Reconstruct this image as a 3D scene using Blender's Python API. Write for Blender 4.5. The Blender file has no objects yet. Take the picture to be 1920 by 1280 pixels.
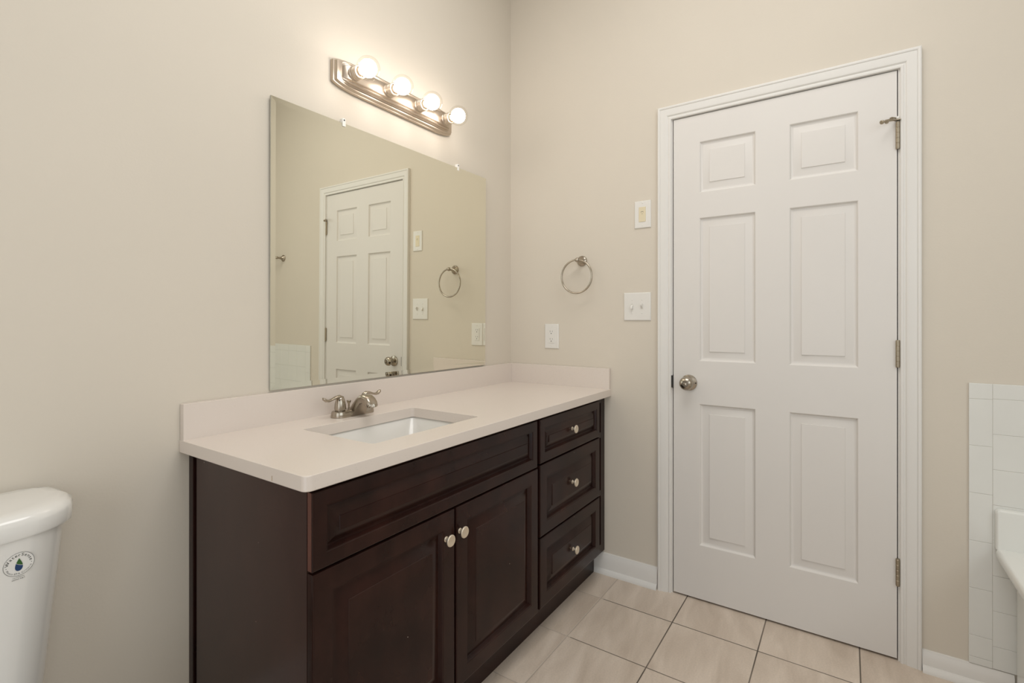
import bpy, bmesh, math, random
from mathutils import Vector, Matrix

random.seed(7)
SC = bpy.context.scene
COL = SC.collection
PI = math.pi

# ------------------------------------------------------------------ camera
TH = 0.5941
cd = bpy.data.cameras.new('camera')
cam = bpy.data.objects.new('camera', cd)
COL.objects.link(cam)
cam.location = (-2.1628, -1.4689, 1.1715)
cam.rotation_euler = (PI / 2, 0, TH - PI / 2)
cd.sensor_width = 36.0
cd.sensor_fit = 'HORIZONTAL'
cd.lens = 931.16 * 36.0 / 1920.0
cd.shift_y = -(640 - 601.0) / 1920.0
cd.clip_start = 0.02
SC.camera = cam

# ------------------------------------------------------------------ world, lights, exposure
SC.view_settings.view_transform = 'Standard'
SC.view_settings.look = 'None'
SC.view_settings.gamma = 1.0
SC.view_settings.use_curve_mapping = False
SC.view_settings.exposure = -0.06
w = bpy.data.worlds.new('world')
SC.world = w
w.use_nodes = True
w.node_tree.nodes['Background'].inputs[0].default_value = (0.75, 0.85, 1.0, 1)
w.node_tree.nodes['Background'].inputs[1].default_value = 0.6


def area(name, loc, direction, sx, sy, power, color):
    l = bpy.data.lights.new(name, 'AREA')
    l.shape = 'RECTANGLE'
    l.size = sx
    l.size_y = sy
    l.energy = power
    l.color = color
    o = bpy.data.objects.new(name, l)
    COL.objects.link(o)
    o.location = loc
    o.rotation_euler = Vector(direction).to_track_quat('-Z', 'Y').to_euler()
    return o


# unseen area fills added to light the room: tub side, entry side, ceiling
area('tub_side_fill', (-2.0, -2.78, 1.85), (0, 1, -0.05), 1.9, 1.3, 14.0, (0.90, 0.98, 1.0))
area('entry_side_fill', (-3.48, -1.35, 1.25), (1, 0, 0.05), 1.6, 2.2, 14.5, (0.955, 0.985, 1.0))
area('ceiling_fill', (-1.25, -1.2, 3.04), (0, 0, -1), 1.2, 1.2, 21, (1.0, 0.985, 0.97))
BULB_STRENGTH = 18.5


# ------------------------------------------------------------------ materials
def new_mat(name):
    m = bpy.data.materials.new(name)
    m.use_nodes = True
    nt = m.node_tree
    b = nt.nodes['Principled BSDF']
    return m, nt, b


def simple(name, col, rough=0.5, metal=0.0, spec=0.5, coat=0.0, bump=None, vary=0.0, vscale=6.0, mapscale=None):
    m, nt, b = new_mat(name)
    b.inputs['Base Color'].default_value = (*col, 1)
    b.inputs['Roughness'].default_value = rough
    b.inputs['Metallic'].default_value = metal
    b.inputs['Specular IOR Level'].default_value = spec
    b.inputs['Coat Weight'].default_value = coat
    b.inputs['Coat Roughness'].default_value = 0.12
    tc = nt.nodes.new('ShaderNodeTexCoord')
    src = tc.outputs['Object']
    if mapscale:
        mp = nt.nodes.new('ShaderNodeMapping')
        mp.inputs['Scale'].default_value = mapscale
        nt.links.new(src, mp.inputs['Vector'])
        src = mp.outputs['Vector']
    if vary:
        n = nt.nodes.new('ShaderNodeTexNoise')
        n.inputs['Scale'].default_value = vscale
        n.inputs['Detail'].default_value = 4
        nt.links.new(src, n.inputs['Vector'])
        r = nt.nodes.new('ShaderNodeMapRange')
        r.inputs['From Min'].default_value = 0.3
        r.inputs['From Max'].default_value = 0.7
        r.inputs['To Min'].default_value = 1 - vary
        r.inputs['To Max'].default_value = 1 + vary
        nt.links.new(n.outputs['Fac'], r.inputs['Value'])
        mx = nt.nodes.new('ShaderNodeMix')
        mx.data_type = 'RGBA'
        mx.blend_type = 'MULTIPLY'
        mx.inputs['Factor'].default_value = 1
        mx.inputs['A'].default_value = (*col, 1)
        nt.links.new(r.outputs['Result'], mx.inputs['B'])
        nt.links.new(mx.outputs['Result'], b.inputs['Base Color'])
    if bump:
        sc, st, dist = bump
        n2 = nt.nodes.new('ShaderNodeTexNoise')
        n2.inputs['Scale'].default_value = sc
        n2.inputs['Detail'].default_value = 3
        nt.links.new(src, n2.inputs['Vector'])
        bp = nt.nodes.new('ShaderNodeBump')
        bp.inputs['Strength'].default_value = st
        bp.inputs['Distance'].default_value = dist
        nt.links.new(n2.outputs['Fac'], bp.inputs['Height'])
        nt.links.new(bp.outputs['Normal'], b.inputs['Normal'])
    return m


M = {}
M['paint'] = simple('beige_wall_paint', (0.68, 0.618, 0.528), 0.75, spec=0.25, bump=(160, 0.12, 0.002), vary=0.015, vscale=2)
M['ceiling'] = simple('white_ceiling_paint', (0.78, 0.77, 0.74), 0.9, spec=0.2, bump=(90, 0.2, 0.003))
M['white'] = simple('white_trim_paint', (0.78, 0.755, 0.715), 0.38, spec=0.45, bump=(120, 0.03, 0.001), vary=0.012, vscale=3)
M['doorpaint'] = simple('white_door_paint', (0.75, 0.715, 0.675), 0.42, spec=0.4, bump=(140, 0.05, 0.001), vary=0.01, vscale=3)
M['plastic'] = simple('white_plate_plastic', (0.77, 0.745, 0.70), 0.35, vary=0.01)
M['almond'] = simple('almond_plastic', (0.74, 0.65, 0.46), 0.35, vary=0.01)
M['dark'] = simple('dark_slot', (0.03, 0.027, 0.024), 0.6, vary=0.05)
M['black'] = simple('gap_shade_black', (0.006, 0.005, 0.005), 0.8, vary=0.05)
M['nickel'] = simple('brushed_nickel', (0.42, 0.37, 0.305), 0.25, metal=1.0, bump=(60, 0.05, 0.001), mapscale=(1, 1, 12), vary=0.04, vscale=20)
M['nickel_bar'] = simple('brushed_nickel_fixture', (0.57, 0.49, 0.405), 0.37, metal=1.0, bump=(60, 0.05, 0.001), mapscale=(1, 12, 12), vary=0.03, vscale=20)
M['knobmetal'] = simple('satin_knob_metal', (0.80, 0.70, 0.56), 0.42, metal=0.75, vary=0.04, vscale=40)
M['hinge'] = simple('antique_hinge_metal', (0.40, 0.345, 0.265), 0.38, metal=1.0, vary=0.08, vscale=40)
M['porcelain'] = simple('white_porcelain', (0.80, 0.785, 0.75), 0.10, coat=0.4, vary=0.005)
M['sinkwhite'] = simple('white_sink_china', (0.74, 0.715, 0.67), 0.12, coat=0.3, vary=0.005)
M['acrylic'] = simple('white_tub_acrylic', (0.82, 0.82, 0.78), 0.18, coat=0.3, vary=0.005)
M['walltile'] = simple('white_glazed_tile', (0.77, 0.765, 0.725), 0.13, coat=0.2, vary=0.015, vscale=9)
M['grout'] = simple('pale_grout', (0.62, 0.59, 0.53), 0.85, vary=0.12, vscale=14)
M['rubber'] = simple('white_rubber', (0.78, 0.76, 0.72), 0.6, vary=0.02)
M['clip'] = simple('clear_plastic_clip', (0.88, 0.86, 0.82), 0.12, vary=0.01)
M['worn'] = simple('reddish_worn_stain', (0.105, 0.034, 0.022), 0.4, vary=0.12, vscale=14)
M['stain'] = simple('brown_stain', (0.36, 0.24, 0.13), 0.6, vary=0.2, vscale=60)
M['ink'] = simple('black_ink', (0.035, 0.035, 0.03), 0.5, vary=0.02)
M['blue'] = simple('blue_print', (0.012, 0.045, 0.14), 0.5, vary=0.02)
M['green'] = simple('green_print', (0.035, 0.12, 0.025), 0.5, vary=0.02)
M['sticker'] = simple('sticker_film', (0.80, 0.785, 0.75), 0.2, vary=0.01)
M['caulk'] = simple('cream_caulk', (0.70, 0.66, 0.58), 0.6, vary=0.08, vscale=30)


def wood(name, c0, c1, spec):
    m, nt, b = new_mat(name)
    tc = nt.nodes.new('ShaderNodeTexCoord')
    mp = nt.nodes.new('ShaderNodeMapping')
    mp.inputs['Scale'].default_value = (3.0, 8.0, 2.0)
    nt.links.new(tc.outputs['Object'], mp.inputs['Vector'])
    n = nt.nodes.new('ShaderNodeTexNoise')
    n.inputs['Scale'].default_value = 3.0
    n.inputs['Detail'].default_value = 6
    nt.links.new(mp.outputs['Vector'], n.inputs['Vector'])
    cr = nt.nodes.new('ShaderNodeValToRGB')
    cr.color_ramp.elements[0].position = 0.3
    cr.color_ramp.elements[0].color = (*c0, 1)
    cr.color_ramp.elements[1].position = 0.75
    cr.color_ramp.elements[1].color = (*c1, 1)
    nt.links.new(n.outputs['Fac'], cr.inputs['Fac'])
    # tiny pale chips in the finish
    v = nt.nodes.new('ShaderNodeTexVoronoi')
    v.inputs['Scale'].default_value = 26
    nt.links.new(tc.outputs['Object'], v.inputs['Vector'])
    lt = nt.nodes.new('ShaderNodeMath')
    lt.operation = 'LESS_THAN'
    lt.inputs[1].default_value = 0.035
    nt.links.new(v.outputs['Distance'], lt.inputs[0])
    sep = nt.nodes.new('ShaderNodeSeparateColor')
    nt.links.new(v.outputs['Color'], sep.inputs['Color'])
    gt = nt.nodes.new('ShaderNodeMath')
    gt.operation = 'GREATER_THAN'
    gt.inputs[1].default_value = 0.93
    nt.links.new(sep.outputs['Red'], gt.inputs[0])
    mu = nt.nodes.new('ShaderNodeMath')
    mu.operation = 'MULTIPLY'
    nt.links.new(lt.outputs[0], mu.inputs[0])
    nt.links.new(gt.outputs[0], mu.inputs[1])
    mx = nt.nodes.new('ShaderNodeMix')
    mx.data_type = 'RGBA'
    nt.links.new(mu.outputs[0], mx.inputs['Factor'])
    nt.links.new(cr.outputs['Color'], mx.inputs['A'])
    mx.inputs['B'].default_value = (0.42, 0.36, 0.3, 1)
    nt.links.new(mx.outputs['Result'], b.inputs['Base Color'])
    b.inputs['Roughness'].default_value = 0.24
    b.inputs['Specular IOR Level'].default_value = spec
    bp = nt.nodes.new('ShaderNodeBump')
    bp.inputs['Strength'].default_value = 0.05
    bp.inputs['Distance'].default_value = 0.001
    nt.links.new(n.outputs['Fac'], bp.inputs['Height'])
    nt.links.new(bp.outputs['Normal'], b.inputs['Normal'])
    return m


M['wood'] = wood('espresso_stained_wood', (0.0115, 0.0042, 0.0034), (0.0350, 0.0125, 0.0090), 0.23)
M['lit_veneer'] = wood('espresso_veneer_lit_side', (0.034, 0.0155, 0.0130), (0.047, 0.0215, 0.0180), 0.42)  # side veneer, base raised to hold the sheen the panel catches


def quartz():
    m, nt, b = new_mat('cream_quartz')
    tc = nt.nodes.new('ShaderNodeTexCoord')
    base = (0.735, 0.655, 0.59, 1)
    v = nt.nodes.new('ShaderNodeTexVoronoi')
    v.inputs['Scale'].default_value = 300
    nt.links.new(tc.outputs['Object'], v.inputs['Vector'])
    sep = nt.nodes.new('ShaderNodeSeparateColor')
    nt.links.new(v.outputs['Color'], sep.inputs['Color'])
    lt = nt.nodes.new('ShaderNodeMath')
    lt.operation = 'LESS_THAN'
    lt.inputs[1].default_value = 0.24
    nt.links.new(v.outputs['Distance'], lt.inputs[0])
    gt = nt.nodes.new('ShaderNodeMath')
    gt.operation = 'GREATER_THAN'
    gt.inputs[1].default_value = 0.86
    nt.links.new(sep.outputs['Red'], gt.inputs[0])
    mu = nt.nodes.new('ShaderNodeMath')
    mu.operation = 'MULTIPLY'
    nt.links.new(lt.outputs[0], mu.inputs[0])
    nt.links.new(gt.outputs[0], mu.inputs[1])
    mu2 = nt.nodes.new('ShaderNodeMath')
    mu2.operation = 'MULTIPLY'
    mu2.inputs[1].default_value = 0.5
    nt.links.new(mu.outputs[0], mu2.inputs[0])
    cr = nt.nodes.new('ShaderNodeValToRGB')
    cr.color_ramp.elements[0].color = (0.34, 0.30, 0.27, 1)
    cr.color_ramp.elements[1].color = (0.86, 0.83, 0.78, 1)
    nt.links.new(sep.outputs['Green'], cr.inputs['Fac'])
    mx = nt.nodes.new('ShaderNodeMix')
    mx.data_type = 'RGBA'
    mx.inputs['A'].default_value = base
    nt.links.new(mu2.outputs[0], mx.inputs['Factor'])
    nt.links.new(cr.outputs['Color'], mx.inputs['B'])
    nt.links.new(mx.outputs['Result'], b.inputs['Base Color'])
    b.inputs['Roughness'].default_value = 0.2
    b.inputs['Specular IOR Level'].default_value = 0.5
    return m


M['quartz'] = quartz()


def floor_tile():
    m, nt, b = new_mat('streaked_beige_floor_tile')
    g = nt.nodes.new('ShaderNodeNewGeometry')
    sx = nt.nodes.new('ShaderNodeSeparateXYZ')
    nt.links.new(g.outputs['Position'], sx.inputs[0])

    def math_(op, a, bb=None, c=None):
        n = nt.nodes.new('ShaderNodeMath')
        n.operation = op
        for i, v in enumerate((a, bb, c)):
            if v is None:
                continue
            if isinstance(v, (int, float)):
                n.inputs[i].default_value = v
            else:
                nt.links.new(v, n.inputs[i])
        return n.outputs[0]

    def cell(co, off, size):
        t = math_('DIVIDE', math_('SUBTRACT', co, off), size)
        f = math_('FLOOR', t)
        fr = math_('SUBTRACT', t, f)
        d = math_('MULTIPLY', math_('MINIMUM', fr, math_('SUBTRACT', 1.0, fr)), size)
        return f, fr, d
    fx, frx, dx = cell(sx.outputs[0], -0.215, 0.3035)
    fy, fry, dy = cell(sx.outputs[1], -0.6045, 0.300)
    d = math_('MINIMUM', dx, dy)
    gr = nt.nodes.new('ShaderNodeMapRange')
    gr.inputs['From Min'].default_value = 0.0014
    gr.inputs['From Max'].default_value = 0.0026
    gr.inputs['To Min'].default_value = 1.0
    gr.inputs['To Max'].default_value = 0.0
    nt.links.new(d, gr.inputs['Value'])
    # per tile random offset for the streaks
    rid = math_('ADD', math_('MULTIPLY', fx, 7.31), math_('MULTIPLY', fy, 3.77))
    cv = nt.nodes.new('ShaderNodeCombineXYZ')
    nt.links.new(math_('MULTIPLY', math_('ADD', sx.outputs[0], math_('MULTIPLY', sx.outputs[1], 0.35)), 3.2), cv.inputs[0])
    nt.links.new(math_('MULTIPLY', math_('SUBTRACT', sx.outputs[1], math_('MULTIPLY', sx.outputs[0], 0.15)), 13.0), cv.inputs[1])
    nt.links.new(rid, cv.inputs[2])
    n = nt.nodes.new('ShaderNodeTexNoise')
    n.inputs['Scale'].default_value = 1.0
    n.inputs['Detail'].default_value = 4
    n.inputs['Distortion'].default_value = 0.6
    nt.links.new(cv.outputs[0], n.inputs['Vector'])
    cr = nt.nodes.new('ShaderNodeValToRGB')
    e = cr.color_ramp.elements
    e[0].position = 0.32
    e[0].color = (0.57, 0.47, 0.38, 1)
    e[1].position = 0.62
    e[1].color = (0.70, 0.595, 0.495, 1)
    e2 = cr.color_ramp.elements.new(0.78)
    e2.color = (0.76, 0.66, 0.565, 1)
    nt.links.new(n.outputs['Fac'], cr.inputs['Fac'])
    # fine speckle
    n2 = nt.nodes.new('ShaderNodeTexNoise')
    n2.inputs['Scale'].default_value = 170
    nt.links.new(g.outputs['Position'], n2.inputs['Vector'])
    mr = nt.nodes.new('ShaderNodeMapRange')
    mr.inputs['From Min'].default_value = 0.3
    mr.inputs['From Max'].default_value = 0.7
    mr.inputs['To Min'].default_value = 0.95
    mr.inputs['To Max'].default_value = 1.05
    nt.links.new(n2.outputs['Fac'], mr.inputs['Value'])
    m1 = nt.nodes.new('ShaderNodeMix')
    m1.data_type = 'RGBA'
    m1.blend_type = 'MULTIPLY'
    m1.inputs['Factor'].default_value = 1
    nt.links.new(cr.outputs['Color'], m1.inputs['A'])
    nt.links.new(mr.outputs['Result'], m1.inputs['B'])
    # grout: the long joint by the vanity is pale, the others are dirty
    n3 = nt.nodes.new('ShaderNodeTexNoise')
    n3.inputs['Scale'].default_value = 2.6
    nt.links.new(g.outputs['Position'], n3.inputs['Vector'])
    gc = nt.nodes.new('ShaderNodeValToRGB')
    gc.color_ramp.elements[0].position = 0.38
    gc.color_ramp.elements[0].color = (0.10, 0.08, 0.062, 1)
    gc.color_ramp.elements[1].position = 0.66
    gc.color_ramp.elements[1].color = (0.26, 0.21, 0.17, 1)
    nt.links.new(n3.outputs['Fac'], gc.inputs['Fac'])
    ispale = math_('GREATER_THAN', sx.outputs[1], -0.618)
    mg = nt.nodes.new('ShaderNodeMix')
    mg.data_type = 'RGBA'
    nt.links.new(math_('MULTIPLY', ispale, 0.85), mg.inputs['Factor'])
    nt.links.new(gc.outputs['Color'], mg.inputs['A'])
    mg.inputs['B'].default_value = (0.60, 0.51, 0.43, 1)
    m2 = nt.nodes.new('ShaderNodeMix')
    m2.data_type = 'RGBA'
    nt.links.new(gr.outputs['Result'], m2.inputs['Factor'])
    nt.links.new(m1.outputs['Result'], m2.inputs['A'])
    nt.links.new(mg.outputs['Result'], m2.inputs['B'])
    nt.links.new(m2.outputs['Result'], b.inputs['Base Color'])
    rr = nt.nodes.new('ShaderNodeMapRange')
    rr.inputs['To Min'].default_value = 0.38
    rr.inputs['To Max'].default_value = 0.9
    nt.links.new(gr.outputs['Result'], rr.inputs['Value'])
    nt.links.new(rr.outputs['Result'], b.inputs['Roughness'])
    bp = nt.nodes.new('ShaderNodeBump')
    bp.invert = True
    bp.inputs['Strength'].default_value = 0.6
    bp.inputs['Distance'].default_value = 0.0015
    nt.links.new(gr.outputs['Result'], bp.inputs['Height'])
    nt.links.new(bp.outputs['Normal'], b.inputs['Normal'])
    return m


M['floor'] = floor_tile()


def mirror_mat():
    m, nt, b = new_mat('silvered_mirror_glass')
    b.inputs['Base Color'].default_value = (0.86, 0.845, 0.74, 1)
    b.inputs['Metallic'].default_value = 1.0
    n = nt.nodes.new('ShaderNodeTexNoise')
    n.inputs['Scale'].default_value = 3
    mr = nt.nodes.new('ShaderNodeMapRange')
    mr.inputs['To Min'].default_value = 0.0
    mr.inputs['To Max'].default_value = 0.006
    nt.links.new(n.outputs['Fac'], mr.inputs['Value'])
    nt.links.new(mr.outputs['Result'], b.inputs['Roughness'])
    return m


M['mirror'] = mirror_mat()
M['mirror_edge'] = simple('green_glass_edge', (0.42, 0.41, 0.35), 0.3, vary=0.1, vscale=20)


def globe_mat():
    m, nt, b = new_mat('clear_bulb_glass')
    out = nt.nodes['Material Output']
    nt.nodes.remove(b)
    tr = nt.nodes.new('ShaderNodeBsdfTransparent')
    tr.inputs['Color'].default_value = (0.97, 0.96, 0.94, 1)
    gl = nt.nodes.new('ShaderNodeBsdfGlossy')
    gl.inputs['Roughness'].default_value = 0.03
    lw = nt.nodes.new('ShaderNodeLayerWeight')
    lw.inputs['Blend'].default_value = 0.5
    pw = nt.nodes.new('ShaderNodeMath')
    pw.operation = 'POWER'
    pw.inputs[1].default_value = 4.0
    ml = nt.nodes.new('ShaderNodeMath')
    ml.operation = 'MULTIPLY'
    ml.inputs[1].default_value = 0.45
    nt.links.new(lw.outputs['Facing'], pw.inputs[0])
    nt.links.new(pw.outputs[0], ml.inputs[0])
    mx = nt.nodes.new('ShaderNodeMixShader')
    nt.links.new(ml.outputs[0], mx.inputs['Fac'])
    nt.links.new(tr.outputs[0], mx.inputs[1])
    nt.links.new(gl.outputs[0], mx.inputs[2])
    nt.links.new(mx.outputs[0], out.inputs['Surface'])
    return m


M['globe'] = globe_mat()


def emit(name, col, s):
    m, nt, b = new_mat(name)
    b.inputs['Base Color'].default_value = (0.8, 0.8, 0.8, 1)
    b.inputs['Emission Color'].default_value = (*col, 1)
    b.inputs['Emission Strength'].default_value = s
    return m


M['filament'] = emit('glowing_filament', (1.0, 0.92, 0.865), BULB_STRENGTH)


# ------------------------------------------------------------------ mesh helpers
class MB:
    def __init__(self):
        self.bm = bmesh.new()
        self.wn = False

    def box(self, x0, x1, y0, y1, z0, z1, bevel=0.0, seg=2):
        bm = self.bm
        x0, x1 = min(x0, x1), max(x0, x1)
        y0, y1 = min(y0, y1), max(y0, y1)
        z0, z1 = min(z0, z1), max(z0, z1)
        v = [bm.verts.new(p) for p in ((x0, y0, z0), (x1, y0, z0), (x1, y1, z0), (x0, y1, z0),
                                       (x0, y0, z1), (x1, y0, z1), (x1, y1, z1), (x0, y1, z1))]
        fs = [bm.faces.new([v[i] for i in q]) for q in ((3, 2, 1, 0), (4, 5, 6, 7), (0, 1, 5, 4), (1, 2, 6, 5), (2, 3, 7, 6), (3, 0, 4, 7))]
        if bevel > 0:
            self.wn = True
            es = list({e for f in fs for e in f.edges})
            bmesh.ops.bevel(bm, geom=es, offset=bevel, segments=seg, profile=0.5, affect='EDGES')
        return self

    def loft(self, rings, closed=True, cap0=True, cap1=True):
        bm = self.bm
        vr = [[bm.verts.new(p) for p in r] for r in rings]
        n = len(rings[0])
        for a, b in zip(vr[:-1], vr[1:]):
            for i in range(n if closed else n - 1):
                j = (i + 1) % n
                bm.faces.new((a[i], a[j], b[j], b[i]))
        if cap0:
            bm.faces.new(list(reversed(vr[0])))
        if cap1:
            bm.faces.new(vr[-1])
        return self

    def lathe(self, prof, origin, axis, seg=32, cap=True):
        ax = Vector(axis).normalized()
        t = Vector((0, 0, 1)) if abs(ax.z) < 0.9 else Vector((1, 0, 0))
        u = ax.cross(t).normalized()
        v = ax.cross(u)
        o = Vector(origin)
        rings = []
        for r, h in prof:
            r = max(r, 1e-5)
            rings.append([o + ax * h + (u * math.cos(2 * PI * k / seg) + v * math.sin(2 * PI * k / seg)) * r for k in range(seg)])
        return self.loft(rings, True, cap, cap)

    def tube(self, pts, radii, seg=16, closed=False, flat=None, cap=True):
        pts = [Vector(p) for p in pts]
        n = len(pts)
        if isinstance(radii, (int, float)):
            radii = [radii] * n
        rings = []
        ref = None
        for i, p in enumerate(pts):
            if closed:
                d = (pts[(i + 1) % n] - pts[i - 1]).normalized()
            else:
                d = (pts[min(i + 1, n - 1)] - pts[max(i - 1, 0)]).normalized()
            if ref is None:
                ref = Vector((0, 0, 1)) if abs(d.z) < 0.9 else Vector((1, 0, 0))
            u = (ref - d * ref.dot(d)).normalized()
            v = d.cross(u)
            ref = u
            ru, rv = radii[i] if isinstance(radii[i], tuple) else (radii[i], radii[i])
            rings.append([p + u * math.cos(2 * PI * k / seg) * ru + v * math.sin(2 * PI * k / seg) * rv for k in range(seg)])
        if closed:
            rings.append(rings[0])
            return self.loft(rings, True, False, False)
        return self.loft(rings, True, cap, cap)

    def sphere(self, c, r, seg=24, sc=(1, 1, 1)):
        mt = Matrix.Translation(c) @ Matrix.Diagonal((r * sc[0], r * sc[1], r * sc[2], 1))
        bmesh.ops.create_uvsphere(self.bm, u_segments=seg, v_segments=seg // 2, radius=1, matrix=mt)
        return self

    def build(self, name, mat, parent=None, origin=None, smooth=35, label=None, local=False):
        bm = self.bm
        bmesh.ops.remove_doubles(bm, verts=bm.verts, dist=1e-6)
        bmesh.ops.recalc_face_normals(bm, faces=bm.faces)
        me = bpy.data.meshes.new(name)
        if origin is None:
            if local:
                origin = Vector((0, 0, 0))
            elif parent is not None:
                origin = WL[parent.name]
            else:
                xs = [v.co for v in bm.verts]
                origin = Vector((sum((max(c[i] for c in xs) + min(c[i] for c in xs)) / 2 if i < 2 else min(c[i] for c in xs) for _ in (0,)) for i in range(3)))
        origin = Vector(origin)
        if not local:
            bmesh.ops.translate(bm, verts=bm.verts, vec=-origin)
        for f in bm.faces:
            f.smooth = True
        bm.to_mesh(me)
        bm.free()
        me.set_sharp_from_angle(angle=math.radians(smooth))
        me.materials.append(mat)
        o = bpy.data.objects.new(name, me)
        COL.objects.link(o)
        if self.wn:
            md = o.modifiers.new('weighted_normal', 'WEIGHTED_NORMAL')
            md.keep_sharp = True
            md.weight = 50
        if parent is not None:
            o.parent = parent
            o.location = (0, 0, 0) if local else origin - WL[parent.name]
        else:
            o.location = origin
        WL[o.name] = origin.copy()
        if label:
            o['label'] = label
        return o


WL = {}


def thing(name, loc, label, cat, group=None, rot=None):
    o = bpy.data.objects.new(name, None)
    o.empty_display_size = 0.05
    COL.objects.link(o)
    o.location = loc
    if rot:
        o.rotation_euler = rot
    WL[o.name] = Vector(loc)
    return tag(o, label, cat, group)


def tag(o, label, cat, group=None):
    o['label'] = label
    o['category'] = cat
    if group:
        o['group'] = group
    return o


def struct(o, label=None):
    o['kind'] = 'structure'
    if label:
        o['label'] = label
    return o


def dup(root, loc, label, group=None):
    r = root.copy()
    COL.objects.link(r)
    r.location = loc
    r['label'] = label
    if group:
        r['group'] = group
    for ch in list(root.children):
        c = ch.copy()
        COL.objects.link(c)
        c.parent = r
        for g in list(ch.children):
            d = g.copy()
            COL.objects.link(d)
            d.parent = c
    return r


def rrect(x0, x1, y0, y1, z, r, n=5, axis='z'):
    """rounded rectangle loop; r = radius or four radii (x0y0, x1y0, x1y1, x0y1)"""
    rs = r if isinstance(r, (tuple, list)) else (r,) * 4
    out = []
    for (cx, cy, sx, sy, a0), rr in zip(((x0, y0, 1, 1, PI), (x1, y0, -1, 1, 1.5 * PI), (x1, y1, -1, -1, 0), (x0, y1, 1, -1, 0.5 * PI)), rs):
        for k in range(n + 1):
            a = a0 + (PI / 2) * k / n
            px = cx + sx * rr + math.cos(a) * rr
            py = cy + sy * rr + math.sin(a) * rr
            out.append((px, py, z))
    return out


def panel_rings(mb, u0, u1, v0, v1, rings, place):
    """nested rectangles: rings = [(inset, depth)], the last one is capped"""
    mb.wn = True
    loops = []
    for ins, d in rings:
        loops.append([place(u0 + ins, v0 + ins, d), place(u1 - ins, v0 + ins, d), place(u1 - ins, v1 - ins, d), place(u0 + ins, v1 - ins, d)])
    mb.loft(loops, True, False, True)


# ------------------------------------------------------------------ room shell
RX, LX = 0.0, -3.6
SX0 = -1.5385
BY = -2.85
CZ = 3.05
b = MB()
b.box(LX - 0.1, 0.1, BY - 0.1, 0.1, -0.1, 0.0)
struct(b.build('floor', M['floor'], origin=(0, 0, 0)))
b = MB()
b.box(LX - 0.1, 0.1, BY - 0.1, 0.1, CZ, CZ + 0.1)
struct(b.build('ceiling', M['ceiling']))
b = MB()
b.box(LX - 0.1, 0.1, 0.0, 0.1, 0.0, CZ)
struct(b.build('wall_vanity', M['paint'], origin=(0, 0, 0)))
# wall with the door: three pieces round the opening
DY0, DY1 = -0.8442, -1.6134     # clear opening between the jambs
JT = 0.019
ZT = 2.0365
b = MB()
b.box(0, 0.12, DY0 + JT, 0.0, 0, CZ)
b.box(0, 0.12, BY, DY1 - JT, 0, CZ)
b.box(0, 0.12, DY1 - JT, DY0 + JT, ZT + JT, CZ)
struct(b.build('wall_door', M['paint'], origin=(0, 0, 0)))
# wall behind the tub with an unseen window opening added for light
b = MB()
WX0, WX1, WZ0, WZ1 = -2.9, -1.1, 1.25, 2.45
b.box(LX, WX0, BY - 0.1, BY, 0, CZ)
b.box(WX1, 0.0, BY - 0.1, BY, 0, CZ)
b.box(WX0, WX1, BY - 0.1, BY, 0, WZ0)
b.box(WX0, WX1, BY - 0.1, BY, WZ1, CZ)
struct(b.build('wall_tub', M['paint'], origin=(0, 0, 0)))
b = MB()
OY0, OY1, OZ = -2.1, -0.9, 2.05
b.box(LX - 0.1, LX, BY, OY0, 0, CZ)
b.box(LX - 0.1, LX, OY1, 0.0, 0, CZ)
b.box(LX - 0.1, LX, OY0, OY1, OZ, CZ)
struct(b.build('wall_entry', M['paint'], origin=(0, 0, 0)))

# ------------------------------------------------------------------ door
DL, DR = -0.8484, -1.6104
DB, DTZ = 0.008, 2.0335
DX = -0.001                     # face of the door
W_ = DL - DR
H_ = DTZ - DB


def place_door(u, v, d):
    return (DX - d, DL - u, DB + v)


b = MB()
us = [0.0, 0.1065, 0.3200, 0.4365, 0.6530, W_]
vs = [0.0, 0.224, 0.815, 0.995, 1.5935, 1.6990, 1.9120, H_]
prings = [(0, 0), (0.002, -0.0012), (0.0055, -0.0075), (0.0105, -0.0098), (0.0150, -0.0100), (0.0395, -0.0036), (0.0402, -0.0014), (0.0415, -0.0010)]
for i in range(5):
    for j in range(7):
        u0, u1, v0, v1 = us[i], us[i + 1], vs[j], vs[j + 1]
        if i in (1, 3) and j in (1, 3, 5):
            panel_rings(b, u0, u1, v0, v1, prings, place_door)
        else:
            b.bm.faces.new([b.bm.verts.new(place_door(*p, 0)) for p in ((u0, v0), (u1, v0), (u1, v1), (u0, v1))])
# back and edges
T = 0.035
e = 0.0
back = [(DX + T, DL, DB), (DX + T, DR, DB), (DX + T, DR, DTZ), (DX + T, DL, DTZ)]
front = [(DX, DL, DB), (DX, DR, DB), (DX, DR, DTZ), (DX, DL, DTZ)]
b.loft([front, back], True, False, True)
door = b.build('door_1', M['doorpaint'], origin=(DX, DR, DB), smooth=25)
struct(door, 'white six panel door with brown hinges and a round nickel knob')

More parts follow.
